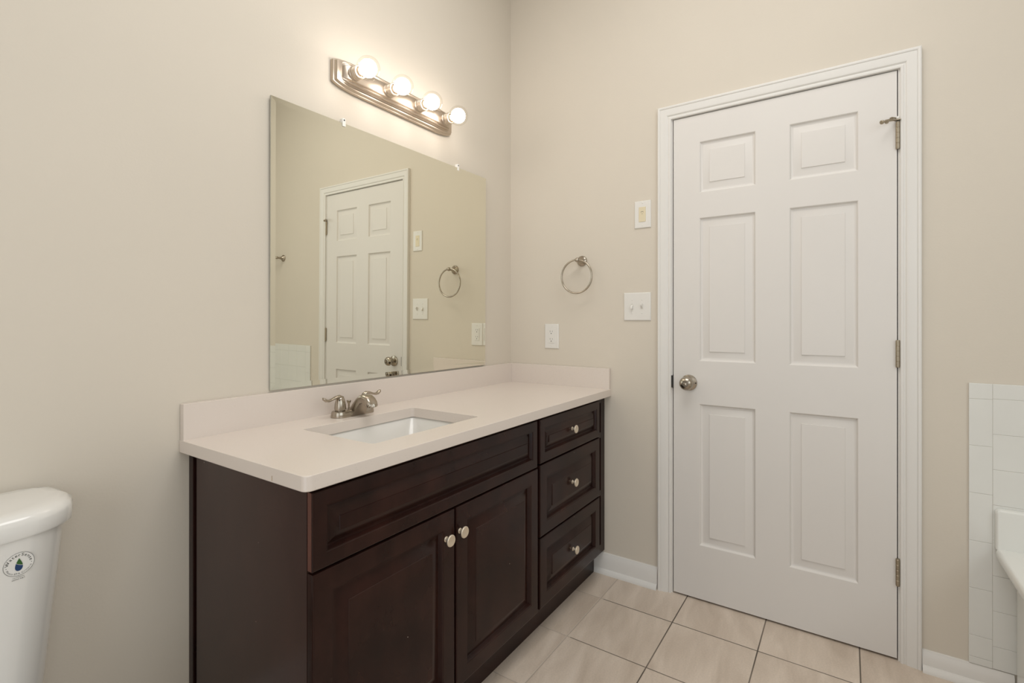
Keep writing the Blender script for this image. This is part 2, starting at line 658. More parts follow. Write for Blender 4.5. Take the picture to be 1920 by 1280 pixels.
# knob with privacy lock
KY, KZ = -0.9135, 0.9100
b = MB()
b.lathe([(0.033, 0.0), (0.0335, 0.002), (0.0325, 0.0055), (0.026, 0.0085), (0.017, 0.0105), (0.0135, 0.013), (0.0125, 0.020), (0.0125, 0.027),
         (0.015, 0.030), (0.022, 0.034), (0.0268, 0.040), (0.0282, 0.046), (0.0272, 0.052), (0.0235, 0.0585), (0.0165, 0.063), (0.0125, 0.0645), (0.0122, 0.0635)],
        (DX, KY, KZ), (-1, 0, 0), 48)
kn = b.build('door_knob', M['nickel'], door)
b = MB()
b.lathe([(0.0118, 0.0632), (0.0118, 0.0642), (0.0108, 0.0644), (0.0104, 0.0625)], (DX, KY, KZ), (-1, 0, 0), 32)
b.build('lock_ring', M['dark'], kn)
b = MB()
b.lathe([(0.0074, 0.0622), (0.0074, 0.0672), (0.0062, 0.0692), (0.003, 0.0698), (0.0001, 0.0699)], (DX, KY, KZ), (-1, 0, 0), 24)
b.box(DX - 0.0715, DX - 0.069, KY - 0.0011, KY + 0.0011, KZ - 0.005, KZ + 0.005, 0.0004, 1)
b.build('lock_button', M['nickel'], kn)
b = MB()
b.lathe([(0.0028, 0.0062), (0.0028, 0.0086)], (DX, KY - 0.0285, KZ), (-1, 0, 0), 12)
b.build('rosette_hole', M['dark'], kn)

# latch strike plate on the jamb edge
b = MB()
b.box(-0.0045, 0.012, DL + 0.0002, DL + 0.0034, KZ - 0.029, KZ + 0.029, 0.0008, 1)
b.box(-0.0065, -0.0035, DL + 0.0022, DL + 0.0110, KZ - 0.026, KZ + 0.026, 0.0012, 2)
b.build('strike_plate', M['dark'], door)


# hinges
def hinge(zc, name='hinge'):
    yh = DR - 0.0018
    b = MB()
    r = 0.0063
    zz = zc - 0.0445
    k = 0.089 / 5
    prof = []
    for i in range(5):
        prof += [(r - 0.0006, zz + i * k + 0.0003), (r, zz + i * k + 0.001), (r, zz + (i + 1) * k - 0.001), (r - 0.0006, zz + (i + 1) * k - 0.0003)]
    prof = [(0.003, zz - 0.003), (0.0055, zz - 0.0022)] + prof + [(0.0055, zz + 0.0912), (0.003, zz + 0.092)]
    b.lathe(prof, (DX - 0.0055, yh, 0), (0, 0, 1), 20)
    h = b.build(name, M['hinge'], door)
    b = MB()
    b.box(DX - 0.0032, DX + 0.02, DR - 0.0029, DR - 0.0002, zc - 0.0445, zc + 0.0445)
    b.build('hinge_leaf', M['hinge'], h)
    return h


hinge(1.0577)
hinge(0.3070)
top_h = hinge(1.8080)
# hinge-pin door stop on the top hinge
zp = 1.8630
yh = DR - 0.0018
b = MB()
b.box(DX - 0.0145, DX - 0.001, yh - 0.0085, yh + 0.0085, zp - 0.0045, zp - 0.0005, 0.001, 2)
b.tube([(DX - 0.010, yh + 0.004, zp - 0.003), (DX - 0.020, yh + 0.016, zp - 0.004), (DX - 0.034, yh + 0.030, zp - 0.008), (DX - 0.050, yh + 0.044, zp - 0.014)],
       [(0.0028, 0.005), (0.003, 0.005), (0.0034, 0.0045), (0.0042, 0.0045)], 12)
b.tube([(DX - 0.010, yh + 0.006, zp + 0.004), (DX - 0.022, yh + 0.018, zp + 0.0045), (DX - 0.026, yh + 0.022, zp + 0.0015)], 0.0024, 10)
b.tube([(DX - 0.018, yh + 0.014, zp + 0.0005), (DX - 0.040, yh + 0.035, zp - 0.0075)], 0.0026, 10)
b.lathe([(0.0042, -0.003), (0.0058, -0.001), (0.0058, 0.003), (0.004, 0.005)], (DX - 0.036, yh + 0.032, zp - 0.0135), (0.2, 0.1, 1), 12)
b.lathe([(0.0062, 0.0), (0.0068, 0.001), (0.0068, 0.005), (0.0058, 0.006)], (DX - 0.050, yh + 0.044, zp - 0.014), (-0.65, 0.62, -0.35), 16)
st = b.build('door_stop', M['hinge'], door)
b = MB()
b.lathe([(0.0032, 0.0), (0.0052, 0.001), (0.0056, 0.006), (0.0048, 0.0085), (0.001, 0.0095)], (DX - 0.0060, yh, zp + 0.001), (0, 0, 1), 20)
b.build('rubber_cap', M['rubber'], st)

# jamb with stop
b = MB()
b.box(-0.0005, 0.118, DY0, DY0 + JT, 0, ZT + JT)
b.box(-0.0005, 0.118, DY1 - JT, DY1, 0, ZT + JT)
b.box(-0.0005, 0.118, DY1, DY0, ZT, ZT + JT)
b.box(0.037, 0.07, DY0 - 0.011, DY0, 0, ZT)
b.box(0.037, 0.07, DY1, DY1 + 0.011, 0, ZT)
b.box(0.037, 0.07, DY1, DY0, ZT - 0.011, ZT)
b.box(0.075, 0.078, DY1, DY0, 0.0, ZT)
struct(b.build('trim_2', M['white'], origin=(0, DY0, 0)), 'white door jamb')


# casing: swept colonial profile with mitred corners (offset from inner edge, projection)
def sweep_casing(prof, y0, y1, zt):
    rings = []
    for (yy, sgn, pos) in ((y0, 1, 0), (y0, 1, 1), (y1, -1, 1), (y1, -1, 0)):
        ring = []
        for wv, dp in prof:
            ring.append((-dp, yy + sgn * wv, (zt + wv) if pos else 0.0))
        rings.append(ring)
    mb = MB()
    mb.loft(rings, True, True, True)
    return mb


CP = [(0.0, 0.0), (0.0, 0.0085), (0.002, 0.0105), (0.0075, 0.0115), (0.0095, 0.0105), (0.0105, 0.0085), (0.0130, 0.0082), (0.0150, 0.0095), (0.0175, 0.0122),
      (0.022, 0.0138), (0.038, 0.0162), (0.0440, 0.0168), (0.0452, 0.0155), (0.0462, 0.0175), (0.049, 0.0188), (0.0535, 0.0188), (0.0565, 0.0165), (0.0572, 0.0)]
b = sweep_casing(CP, DY0 + 0.0043, DY1 - 0.0055, ZT + 0.0005)
struct(b.build('trim_1', M['white'], origin=(0, DY0, 0), smooth=20), 'white moulded casing round the six panel door')


# baseboards: profile along y on the door wall
def base_run(prof, y0, y1, name, label):
    mb = MB()
    mb.loft([[(-d, y0, z) for d, z in prof], [(-d, y1, z) for d, z in prof]], True, True, True)
    return struct(mb.build(name, M['white'], origin=(0, y0, 0), smooth=25), label)


def bprof(h):
    return [(0, 0), (0.028, 0), (0.0275, 0.006), (0.0245, 0.013), (0.019, 0.0185), (0.0125, 0.0205), (0.0125, h - 0.024), (0.0105, h - 0.019), (0.0095, h - 0.012), (0.0065, h - 0.006), (0.0055, h - 0.001), (0.004, h), (0, h)]


base_run(bprof(0.092), -0.012, -0.7800, 'baseboard_vanity', 'white baseboard with shoe moulding between vanity and door casing')
base_run(bprof(0.068), -1.6768, -1.9000, 'baseboard_tub', 'white baseboard between door casing and tub')

mb_ = MB()
mb_.loft([[(x, -d, z) for d, z in bprof(0.092)] for x in (LX + 0.001, SX0 - 0.006)], True, True, True)
struct(mb_.build('baseboard_toilet', M['white'], origin=(LX, 0, 0), smooth=25), 'white baseboard behind the toilet')

# ------------------------------------------------------------------ wall tile beside the tub
b = MB()
TL, TB = -1.7935, -1.8500
tt = 0.0075
gx = 0.0008
zs = [0.0690, 0.0918, 0.1604, 0.3125, 0.4646, 0.6185, 0.7706, 0.9209, 0.9712]


def tile(mb, y0, y1, z0, z1, round_left=False, round_top=False):
    mb.box(-tt, -0.0005, y0 - gx / 2, y1 + gx / 2, z0 + gx / 2, z1 - gx / 2, 0.0010, 1)


for z0, z1 in zip(zs[:-1], zs[1:]):
    tile(b, TL, TB, z0, z1)
yy = TB
while yy > BY + 0.02:
    y1 = max(yy - 0.1115, BY + 0.001)
    tile(b, yy, y1, 0.9235, 0.9712)
    z = 0.9235
    while z > 0.08:
        z0 = max(z - 0.1118, 0.07)
        tile(b, yy, y1, z0, z)
        z = z0
    yy = y1
surround = b.build('trim_3', M['walltile'], origin=(0, TL, 0), smooth=30)
struct(surround, 'white glazed tile surround on the wall beside the tub')
b = MB()
b.box(-0.0062, -0.0002, TL - 0.001, BY + 0.001, 0.070, 0.9705)
b.build('grout', M['grout'], surround)

# ------------------------------------------------------------------ bathtub
tub = thing('bathtub', (-0.8, -2.25, 0), 'white acrylic bathtub with an overhanging rim beside the tiled wall', 'bathtub')
TX0, TX1, TY0, TY1 = -1.62, -0.0085, BY + 0.004, -1.8535


def rr(i, z, r, n=6):
    return rrect(TX0 + i, TX1 - i, TY0 + i, TY1 - i, z, r, n)


b = MB()
ap = 0.048
loops = [rrect(TX0 + ap, TX1, TY0, TY1 - ap, 0.0, 0.02, 6), rrect(TX0 + ap, TX1, TY0, TY1 - ap, 0.425, 0.02, 6),
         rr(0.004, 0.428, 0.02), rr(0.0, 0.434, 0.022), rr(0.0, 0.449, 0.022), rr(0.0025, 0.4565, 0.022), rr(0.009, 0.4605, 0.022),
         rrect(TX0 + 0.075, TX1 - 0.085, TY0 + 0.075, TY1 - 0.085, 0.4615, 0.12, 6),
         rrect(TX0 + 0.088, TX1 - 0.098, TY0 + 0.088, TY1 - 0.098, 0.455, 0.12, 6),
         rrect(TX0 + 0.10, TX1 - 0.11, TY0 + 0.10, TY1 - 0.11, 0.43, 0.12, 6),
         rrect(TX0 + 0.17, TX1 - 0.20, TY0 + 0.14, TY1 - 0.15, 0.16, 0.13, 6),
         rrect(TX0 + 0.23, TX1 - 0.27, TY0 + 0.19, TY1 - 0.20, 0.11, 0.10, 6)]
b.loft(loops, True, True, True)
b.wn = True
b.build('tub_body', M['acrylic'], tub, smooth=50)
# raised end ledge against the tiled wall
b = MB()
ring = []
prof_y = rrect(TY0 + 0.0, TY1, 0.455, 0.582, 0, (0.0, 0.004, 0.016, 0.0), 6)
for dx, ins in ((-0.0083, 0), (-0.026, 0), (-0.0315, 0.0022), (-0.0335, 0.007)):
    ring.append([(dx, min(p[0], TY1 - ins), min(p[1], 0.582 - ins)) for p in prof_y])
b.loft(ring, True, True, True)
b.wn = True
b.build('end_ledge', M['acrylic'], tub, smooth=50)

# ------------------------------------------------------------------ vanity cabinet
SX = -1.5385      # left side plane
FY = -0.530       # face frame plane
FF = -0.549       # front plane of doors and drawers
RXV = -0.003
CBZ = 0.105       # underside
CTZ = 0.8215      # underside of the countertop
van = thing('vanity_cabinet', (-0.77, -0.27, 0), 'dark espresso wood vanity cabinet under the cream countertop', 'cabinet')
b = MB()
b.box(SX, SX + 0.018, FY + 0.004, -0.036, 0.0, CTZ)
b.build('side_panel', M['lit_veneer'], van)
b = MB()
b.box(SX - 0.004, SX + 0.014, -0.0245, -0.001, 0.0, CTZ, 0.002, 2)
b.build('scribe_strip', M['wood'], van)
b = MB()
b.box(SX + 0.008, SX + 0.016, -0.036, -0.0245, 0.0, CTZ)  # near-black strip, shade of the scribe gap put into its colour
b.box(SX + 0.02, -0.01, -0.02, -0.002, 0.02, CTZ)
b.box(SX + 0.02, -0.01, FY + 0.02, -0.02, CBZ + 0.002, CBZ + 0.02)
b.build('carcass', M['black'], van)
b = MB()
b.box(SX + 0.001, SX + 0.04, FY, FY + 0.019, CBZ, CTZ)
b.box(-0.045, RXV, FY, FY + 0.019, CBZ, CTZ)
b.box(SX + 0.04, -0.045, FY, FY + 0.019, 0.795, CTZ)
b.box(SX + 0.04, -0.045, FY, FY + 0.019, CBZ, 0.145)
b.box(SX + 0.04, -0.64, FY, FY + 0.019, 0.625, 0.665)
b.box(-0.645, -0.605, FY, FY + 0.019, 0.145, 0.795)
b.box(-1.105, -1.065, FY, FY + 0.019, 0.145, 0.625)
b.box(-0.605, -0.045, FY, FY + 0.019, 0.635, 0.660)
b.box(-0.605, -0.045, FY, FY + 0.019, 0.370, 0.395)
b.build('face_frame', M['wood'], van)
b = MB()
b.box(SX + 0.018, -0.026, -0.487, -0.471, 0.0, CBZ + 0.004)
b.box(-0.045, RXV, -0.44, -0.02, 0.0, CBZ + 0.004)
b.build('toe_kick', M['wood'], van)
b = MB()
b.box(-0.020, RXV, FY + 0.02, -0.03, CBZ, CTZ)
b.build('side_panel', M['wood'], van)


def place_front(u, v, d):
    return (u, FF - d, v)


def cab_front(name, x0, x1, z0, z1, deep=True):
    b = MB()
    edge = [(0.0, -0.0190), (0.0, -0.0050), (0.0012, -0.0020), (0.0050, 0.0)]
    if deep:
        rings = edge + [(0.0470, 0.0), (0.0482, -0.0014), (0.0505, -0.0014), (0.0525, -0.0045), (0.0545, -0.0095), (0.0565, -0.0122), (0.0620, -0.0124),
                        (0.0670, -0.0106), (0.0840, -0.0034), (0.0900, -0.0018), (0.0912, -0.0002), (0.0935, 0.0)]
    else:
        rings = edge + [(0.0325, 0.0), (0.0337, -0.0014), (0.0357, -0.0014), (0.0372, -0.0048), (0.0390, -0.0098), (0.0410, -0.0124), (0.0450, -0.0124),
                        (0.0495, -0.0104), (0.0625, -0.0040), (0.0665, -0.0026), (0.0677, -0.0008), (0.0690, -0.0006)]
    panel_rings(b, x0, x1, z0, z1, rings, place_front)
    bk = [(x0, FY - 0.0002, z0), (x1, FY - 0.0002, z0), (x1, FY - 0.0002, z1), (x0, FY - 0.0002, z1)]
    f = b.bm.faces.new([b.bm.verts.new(p) for p in bk])
    return b.build(name, M['wood'], van, origin=(x0, FF, z0), smooth=28)


def knob(part, x, z):
    b = MB()
    b.lathe([(0.0075, 0.0), (0.0078, 0.001), (0.0055, 0.003), (0.0052, 0.011), (0.0065, 0.013), (0.0145, 0.0155), (0.0162, 0.0172), (0.0162, 0.0195), (0.0148, 0.0212), (0.0125, 0.0217), (0.0110, 0.0212), (0.0001, 0.0214)],
            (x, FF, z), (0, -1, 0), 36)
    return b.build('knob', M['knobmetal'], part)


ff = cab_front('false_front', -1.5395, -0.6350, 0.6455, 0.8120, False)
b = MB()
b.box(-1.5400, -1.5392, FF + 0.0052, FY - 0.0010, 0.6470, 0.8115)
b.build('worn_edge', M['worn'], ff, label='reddish brown edge where the dark stain has worn thin')
d1 = cab_front('door', -1.5395, -1.0890, 0.1230, 0.6410)
d2 = cab_front('door', -1.0830, -0.6320, 0.1230, 0.6410)
w1 = cab_front('drawer', -0.6190, -0.0955, 0.6520, 0.8120, False)
w2 = cab_front('drawer', -0.6190, -0.0955, 0.3860, 0.6470)
w3 = cab_front('drawer', -0.6190, -0.0955, 0.1260, 0.3815)
knob(d1, -1.1270, 0.5675)
knob(d2, -1.0680, 0.5705)
knob(w1, -0.3685, 0.7370)
knob(w2, -0.3660, 0.5220)
knob(w3, -0.3600, 0.2490)

# ------------------------------------------------------------------ countertop
ctop = thing('vanity_countertop', (-0.78, -0.28, CTZ), 'cream speckled quartz countertop with backsplash and rectangular sink cutout', 'countertop')
CL, CD, CT, CB = -1.5657, -0.5624, 0.8555, 0.8221


def slab_with_hole(mb, outer, inner):
    """outer / inner: functions (inset) -> xy loop; stacked rings with eased edges, filled top and bottom"""
    def put(loop, z):
        return [mb.bm.verts.new((p[0], p[1], z)) for p in loop]

    def skin(a, c):
        n = len(a)
        for i in range(n):
            j = (i + 1) % n
            mb.bm.faces.new((a[i], a[j], c[j], c[i]))
    mb.wn = True
    rows_o = [put(outer(0.0022), CT), put(outer(0.0007), CT - 0.0007), put(outer(0.0), CT - 0.0022), put(outer(0.0), CB + 0.002), put(outer(0.002), CB)]
    rows_i = [put(inner(0.0015), CT), put(inner(0.0004), CT - 0.0006), put(inner(0.0), CT - 0.0018), put(inner(0.0), CB)]
    for r_ in (rows_o, rows_i):
        for a, c in zip(r_[:-1], r_[1:]):
            skin(a, c)
    for k in (0, -1):
        es = set()
        for loop in (rows_o[k], rows_i[k]):
            for i in range(len(loop)):
                es.add(mb.bm.edges.get((loop[i], loop[(i + 1) % len(loop)])))
        bmesh.ops.triangle_fill(mb.bm, use_beauty=True, use_dissolve=False, edges=list(es))


SXA, SXB, SYA, SYB = -1.3070, -0.8640, -0.4600, -0.1540
b = MB()
slab_with_hole(b, lambda i: rrect(CL + i, -0.0008 - i, CD + i, -0.0008 - i, 0, (0.016, 0.002, 0.002, 0.002), 6),
               lambda i: rrect(SXA - i, SXB + i, SYA - i, SYB + i, 0, 0.012, 6))
slab = b.build('slab', M['quartz'], ctop, smooth=30)
b = MB()
b.box(CL - 0.0003, CL + 0.0005, -0.4424, -0.4408, 0.8265, 0.8375)
b.build('stain', M['stain'], slab, label='small brown stain on the edge')
b = MB()
b.box(CL + 0.002, -0.0008, -0.0205, -0.0008, CT - 0.0020, 0.9512, 0.0014, 2)
b.build('backsplash', M['quartz'], ctop)
b = MB()
b.box(-0.0205, -0.0008, CD + 0.002, -0.0200, CT - 0.0020, 0.9512, 0.0014, 2)
b.build('side_splash', M['quartz'], ctop)

# undermount sink
sink = thing('sink', (-1.085, -0.307, 0.70), 'white rectangular undermount sink below the countertop cutout', 'sink')
b = MB()


def sk(i, z, r):
    return rrect(SXA + i, SXB - i, SYA + i, SYB - i, z, r, 6)


b.loft([sk(-0.022, CB - 0.0004, 0.03), sk(-0.005, CB - 0.0016, 0.018), sk(-0.003, CB - 0.005, 0.018), sk(0.012, CB - 0.03, 0.03), sk(0.030, CB - 0.09, 0.05), sk(0.048, CB - 0.122, 0.06),
        sk(0.075, CB - 0.134, 0.06), sk(0.13, CB - 0.139, 0.02),
        ], True, False, True)
b.build('basin', M['sinkwhite'], sink, smooth=50)
b = MB()
b.lathe([(0.022, 0.0), (0.022, 0.0015), (0.017, 0.0022), (0.016, 0.001), (0.0145, 0.004), (0.0001, 0.0055)], (-1.085, -0.30, CB - 0.1392), (0, 0, 1), 28)
b.build('drain_stopper', M['nickel'], sink)

# ------------------------------------------------------------------ faucet
FX, FYC = -1.0760, -0.0880
fau = thing('faucet', (FX, FYC, CT), 'brushed nickel two handle faucet on the countertop behind the sink', 'faucet')


def stadium(cx, cy, z, hl, r, n=10):
    out = []
    for k in range(n + 1):
        a = -PI / 2 + PI * k / n
        out.append((cx + hl + math.cos(a) * r, cy + math.sin(a) * r, z))
    for k in range(n + 1):
        a = PI / 2 + PI * k / n
        out.append((cx - hl + math.cos(a) * r, cy + math.sin(a) * r, z))
    return out


b = MB()
HL = 0.0530
b.loft([stadium(FX, FYC, CT + 0.0003, HL, 0.0275), stadium(FX, FYC, CT + 0.004, HL, 0.0280), stadium(FX, FYC, CT + 0.016, HL, 0.0262), stadium(FX, FYC, CT + 0.0195, HL, 0.0245), stadium(FX, FYC, CT + 0.0205, HL, 0.022)], True, True, True)
b.build('base_plate', M['nickel'], fau, smooth=40)


def handle(sgn):
    hx = FX + sgn * 0.0508
    z0 = CT + 0.0205
    b = MB()
    b.lathe([(0.0165, 0.0), (0.0165, 0.0015), (0.0150, 0.0022), (0.0150, 0.0038), (0.0185, 0.0045), (0.0188, 0.008), (0.0178, 0.020), (0.0160, 0.030), (0.0134, 0.039), (0.0095, 0.0455), (0.004, 0.0480), (0.0001, 0.0483)],
            (hx, FYC, z0), (0, 0, 1), 32)
    h = b.build('handle', M['nickel'], fau, smooth=50)
    b = MB()
    pts = [(0.012, -0.014), (0.006, -0.004), (-0.004, 0.0005), (-0.018, -0.001), (-0.032, -0.0055), (-0.044, -0.0085), (-0.054, -0.0065), (-0.062, -0.0005), (-0.0655, 0.0035)]
    rad = [(0.003, 0.005), (0.006, 0.009), (0.0062, 0.0098), (0.0048, 0.0085), (0.0038, 0.0075), (0.0042, 0.0082), (0.0050, 0.0090), (0.0046, 0.0080), (0.002, 0.0040)]
    b.tube([(hx - sgn * p[0] if True else 0, FYC - 0.001, z0 + 0.0460 + p[1]) for p in pts], rad, 16)
    b.build('lever', M['nickel'], h, smooth=60)
    b = MB()
    b.lathe([(0.0022, 0.0), (0.0022, 0.001)], (hx - 0.0100, FYC - 0.0100, z0 + 0.0360), (-0.6, -0.6, 0.3), 10)
    b.build('set_screw', M['dark'], h)


handle(-1)
handle(1)
# spout: broad body rising from the base and curving over toward the bowl
b = MB()
outer = [(0.018, 0.0), (0.0100, 0.0105), (-0.004, 0.0260), (-0.019, 0.0430), (-0.034, 0.0585), (-0.048, 0.0685), (-0.063, 0.0725), (-0.078, 0.0705), (-0.092, 0.0630), (-0.1025, 0.0515), (-0.1065, 0.0390)]
inner = [(-0.0995, 0.0350), (-0.0880, 0.0360), (-0.0790, 0.0425), (-0.0690, 0.0455), (-0.0580, 0.0440), (-0.0480, 0.0370), (-0.0410, 0.0265), (-0.0350, 0.0140), (-0.0285, 0.0)]
rings = []
for t, off in ((-1.0, 0.0110), (-0.97, 0.0075), (-0.90, 0.0045), (-0.78, 0.0022), (-0.6, 0.0009), (-0.35, 0.0002), (0.0, 0.0), (0.35, 0.0002), (0.6, 0.0009), (0.78, 0.0022), (0.90, 0.0045), (0.97, 0.0075), (1.0, 0.0110)):
    ring = []
    for i, (y, z) in enumerate(outer):
        ya, za = outer[max(i - 1, 0)]
        yb, zb = outer[min(i + 1, len(outer) - 1)]
        d = Vector((yb - ya, zb - za)).normalized()
        ring.append((y - d.y * off * 1.0, z + d.x * off * 1.0) if i > 0 else (y - off, z))
    ring += inner
    loop = []
    for y, z in ring:
        z = max(z, 0.0)
        hw = 0.0205 + 0.0090 * max(0.0, 1 - z / 0.034) ** 1.6
        loop.append((FX + t * hw, FYC + y, CT + 0.0015 + z))
    rings.append(loop)
b.loft(rings, True, True, True)
bmesh.ops.triangulate(b.bm, faces=[f for f in b.bm.faces if len(f.verts) > 4])
sp = b.build('spout', M['nickel'], fau, smooth=60)
b = MB()
b.lathe([(0.0150, 0.0), (0.0150, 0.001), (0.0138, 0.0012), (0.0138, 0.0085), (0.0120, 0.0095), (0.0100, 0.0095), (0.0095, 0.006)], (FX, FYC - 0.0995, CT + 0.0430), (0, -0.30, -1), 28)
b.build('aerator', M['nickel'], sp)
b = MB()
b.lathe([(0.0028, 0.0), (0.0028, 0.014), (0.0045, 0.0165), (0.0072, 0.022), (0.0078, 0.0245), (0.0070, 0.026), (0.0001, 0.0265)], (FX + 0.0, FYC + 0.0215, CT + 0.0205), (0, 0, 1), 20)
b.build('lift_rod', M['nickel'], fau)

# ------------------------------------------------------------------ mirror
MA, MBt = math.radians(-0.25), math.radians(0.30)
MW, MH = 1.0807 / 2, 0.9015 / 2
mir = thing('wall_mirror', (-0.7790, -0.0085, 1.4089), 'large frameless wall mirror above the countertop, reflecting the door', 'mirror', rot=(MBt, 0, MA))


def rect_xz(i, y):
    return [(-MW + i, y, -MH + i), (MW - i, y, -MH + i), (MW - i, y, MH - i), (-MW + i, y, MH - i)]


b = MB()
b.loft([rect_xz(0.0, 0.0022), rect_xz(0.0, -0.0031)], True, True, False)
o = b.build('backing', M['mirror_edge'], mir, local=True, smooth=10)
b = MB()
b.loft([rect_xz(0.0, -0.0032), rect_xz(0.0165, -0.0025)], True, False, True)
b.build('glass', M['mirror'], mir, local=True, smooth=1)

# clear plastic mirror clips on the top edge
def clip(x, label):
    t = thing('mirror_clip', (x, -0.013, 1.860), label, 'clip', 'clear clips on the top edge of the mirror')
    b = MB()
    b.box(x - 0.0065, x + 0.0065, -0.0125, -0.0005, 1.8605, 1.8760, 0.002, 2)
    b.box(x - 0.0065, x + 0.0065, -0.0162, -0.0128, 1.8480, 1.8760, 0.0015, 2)
    b.build('clip_body', M['clip'], t)
    b = MB()
    b.lathe([(0.0028, 0.0), (0.0028, 0.001), (0.0015, 0.0016)], (x, -0.0160, 1.8695), (0, -1, 0), 14)
    b.build('screw', M['dark'], t)


clip(-1.0560, 'clear plastic mirror clip below the leftmost bulb of the light bar')
clip(-0.4440, 'clear plastic mirror clip nearer the room corner, past the light bar')

# ------------------------------------------------------------------ vanity light
LCX, LCZ = -0.7965, 2.0300
vl = thing('vanity_light', (LCX, 0.0, LCZ), 'brushed nickel vanity light bar with four glowing globe bulbs above the mirror', 'light fixture')


def bar_loop(hx, hz, chord, y, n=8):
    """bar outline with curved shoulders and a flat chord at each end"""
    pts = []
    sh = 0.105 * hx / 0.305
    q = [(hx - sh, -hz)]
    for k in range(1, n + 1):
        t = k / n
        a = t * PI / 2 * 0.82
        q.append((hx - sh + sh * math.sin(a) / math.sin(PI / 2 * 0.82), -hz + (hz - chord) * (1 - math.cos(a)) / (1 - math.cos(PI / 2 * 0.82))))
    right = q + [(x, -z) for x, z in reversed(q)]
    left = [(-x, -z) for x, z in right]
    for x, z in right + left:
        pts.append((LCX + x, y, LCZ + z))
    return pts


b = MB()
steps = [(0.305, 0.0530, 0.036, -0.0006), (0.305, 0.0530, 0.036, -0.012), (0.3035, 0.0518, 0.0352, -0.0145), (0.3000, 0.0490, 0.0335, -0.0150),
         (0.2985, 0.0480, 0.0330, -0.0165), (0.2970, 0.0470, 0.0325, -0.0230), (0.2950, 0.0455, 0.0315, -0.0255), (0.2900, 0.0430, 0.0300, -0.0262)]
b.loft([bar_loop(*s) for s in steps], True, True, True)
b.build('back_plate', M['nickel_bar'], vl, smooth=30)
# raised centre channel with ribs
b = MB()
prof = [(-0.0405, -0.0255), (-0.0405, -0.0300), (-0.0385, -0.0312), (-0.0365, -0.0300), (-0.0345, -0.0300), (-0.0325, -0.0375), (-0.0305, -0.0385), (-0.0285, -0.0372), (-0.0265, -0.0372), (-0.0245, -0.0440), (-0.0220, -0.0455),
        (0.0220, -0.0455), (0.0245, -0.0440), (0.0265, -0.0372), (0.0285, -0.0372), (0.0305, -0.0385), (0.0325, -0.0375), (0.0345, -0.0300), (0.0365, -0.0300), (0.0385, -0.0312), (0.0405, -0.0300), (0.0405, -0.0255)]
rings = []
for t, s in ((-0.276, 0.10), (-0.272, 0.45), (-0.262, 0.8), (-0.245, 1.0), (0.245, 1.0), (0.262, 0.8), (0.272, 0.45), (0.276, 0.10)):
    rings.append([(LCX + t, -0.0255 + (y + 0.0255) * s, LCZ + z * (0.72 + 0.28 * s)) for z, y in prof])
b.loft(rings, True, True, True)
b.build('channel', M['nickel_bar'], vl, smooth=30)
for bx in (-1.0360, -0.8790, -0.7220, -0.5640):
    b = MB()
    b.lathe([(0.0250, 0.0), (0.0250, 0.003), (0.0235, 0.0045), (0.0222, 0.006), (0.0225, 0.010), (0.0235, 0.011), (0.0235, 0.015), (0.0222, 0.016), (0.0222, 0.018), (0.0235, 0.019), (0.0235, 0.023), (0.0222, 0.024),
             (0.0222, 0.026), (0.0232, 0.027), (0.0232, 0.031), (0.0205, 0.0325), (0.0180, 0.0320), (0.0170, 0.020)], (bx, -0.0450, LCZ), (0, -1, 0), 40)
    b.build('socket', M['nickel_bar'], vl, smooth=40)
    # globe bulb
    b = MB()
    cy = -0.1180
    prof = [(0.0140, -0.0420), (0.0150, -0.0395)]
    R = 0.0400
    for k in range(25):
        a = math.radians(156 - k * 156 / 24)
        prof.append((R * math.sin(a), -R * math.cos(a) * -1 if False else R * math.cos(a) * -1 * -1))
    # axis points out of the wall: height h = -R*cos(a_from_front)
    prof = [(0.0140, -0.0410), (0.0148, -0.0385)] + [(R * math.sin(math.radians(158 - k * 158 / 24)), R * math.cos(math.radians(158 - k * 158 / 24))) for k in range(25)]
    b.lathe(prof, (bx, cy, LCZ), (0, -1, 0), 40)
    gl = b.build('bulb', M['globe'], vl, smooth=80)
    b = MB()
    b.sphere((bx, cy + 0.001, LCZ), 0.0300, 20)
    b.build('filament', M['filament'], gl, smooth=80)
    b = MB()
    b.lathe([(0.0130, -0.0700), (0.0135, -0.0410), (0.0132, -0.0360), (0.008, -0.0330), (0.004, -0.0270), (0.0001, -0.0265)], (bx, cy, LCZ), (0, -1, 0), 24)
    b.build('bulb_base', M['knobmetal'], gl)

# ------------------------------------------------------------------ towel ring
RY, RZ = -0.4150, 1.4567
tr = thing('towel_ring', (0, RY, RZ), 'brushed nickel towel ring on the wall above the outlet', 'towel ring')
post = [(0.0250, 0.0), (0.0253, 0.0025), (0.0245, 0.0055), (0.0225, 0.0072), (0.0180, 0.0110), (0.0125, 0.0175), (0.0092, 0.0260), (0.0080, 0.0340), (0.0074, 0.0380), (0.0060, 0.0400), (0.0062, 0.0420),
        (0.0088, 0.0450), (0.0105, 0.0495), (0.0110, 0.0535), (0.0104, 0.0580), (0.0085, 0.0620), (0.0050, 0.0645), (0.0001, 0.0652)]
b = MB()
b.lathe(post, (-0.0004, RY, RZ), (-1, 0, 0), 36)
b.build('mount', M['nickel'], tr, smooth=40)
b = MB()
rad = 0.0785
cz = RZ - rad + 0.0015
b.tube([(-0.0535, RY + 0.0045 + math.sin(2 * PI * k / 72) * rad, cz + math.cos(2 * PI * k / 72) * rad) for k in range(72)], 0.0044, 12, closed=True)
b.build('ring', M['nickel'], tr, smooth=80)

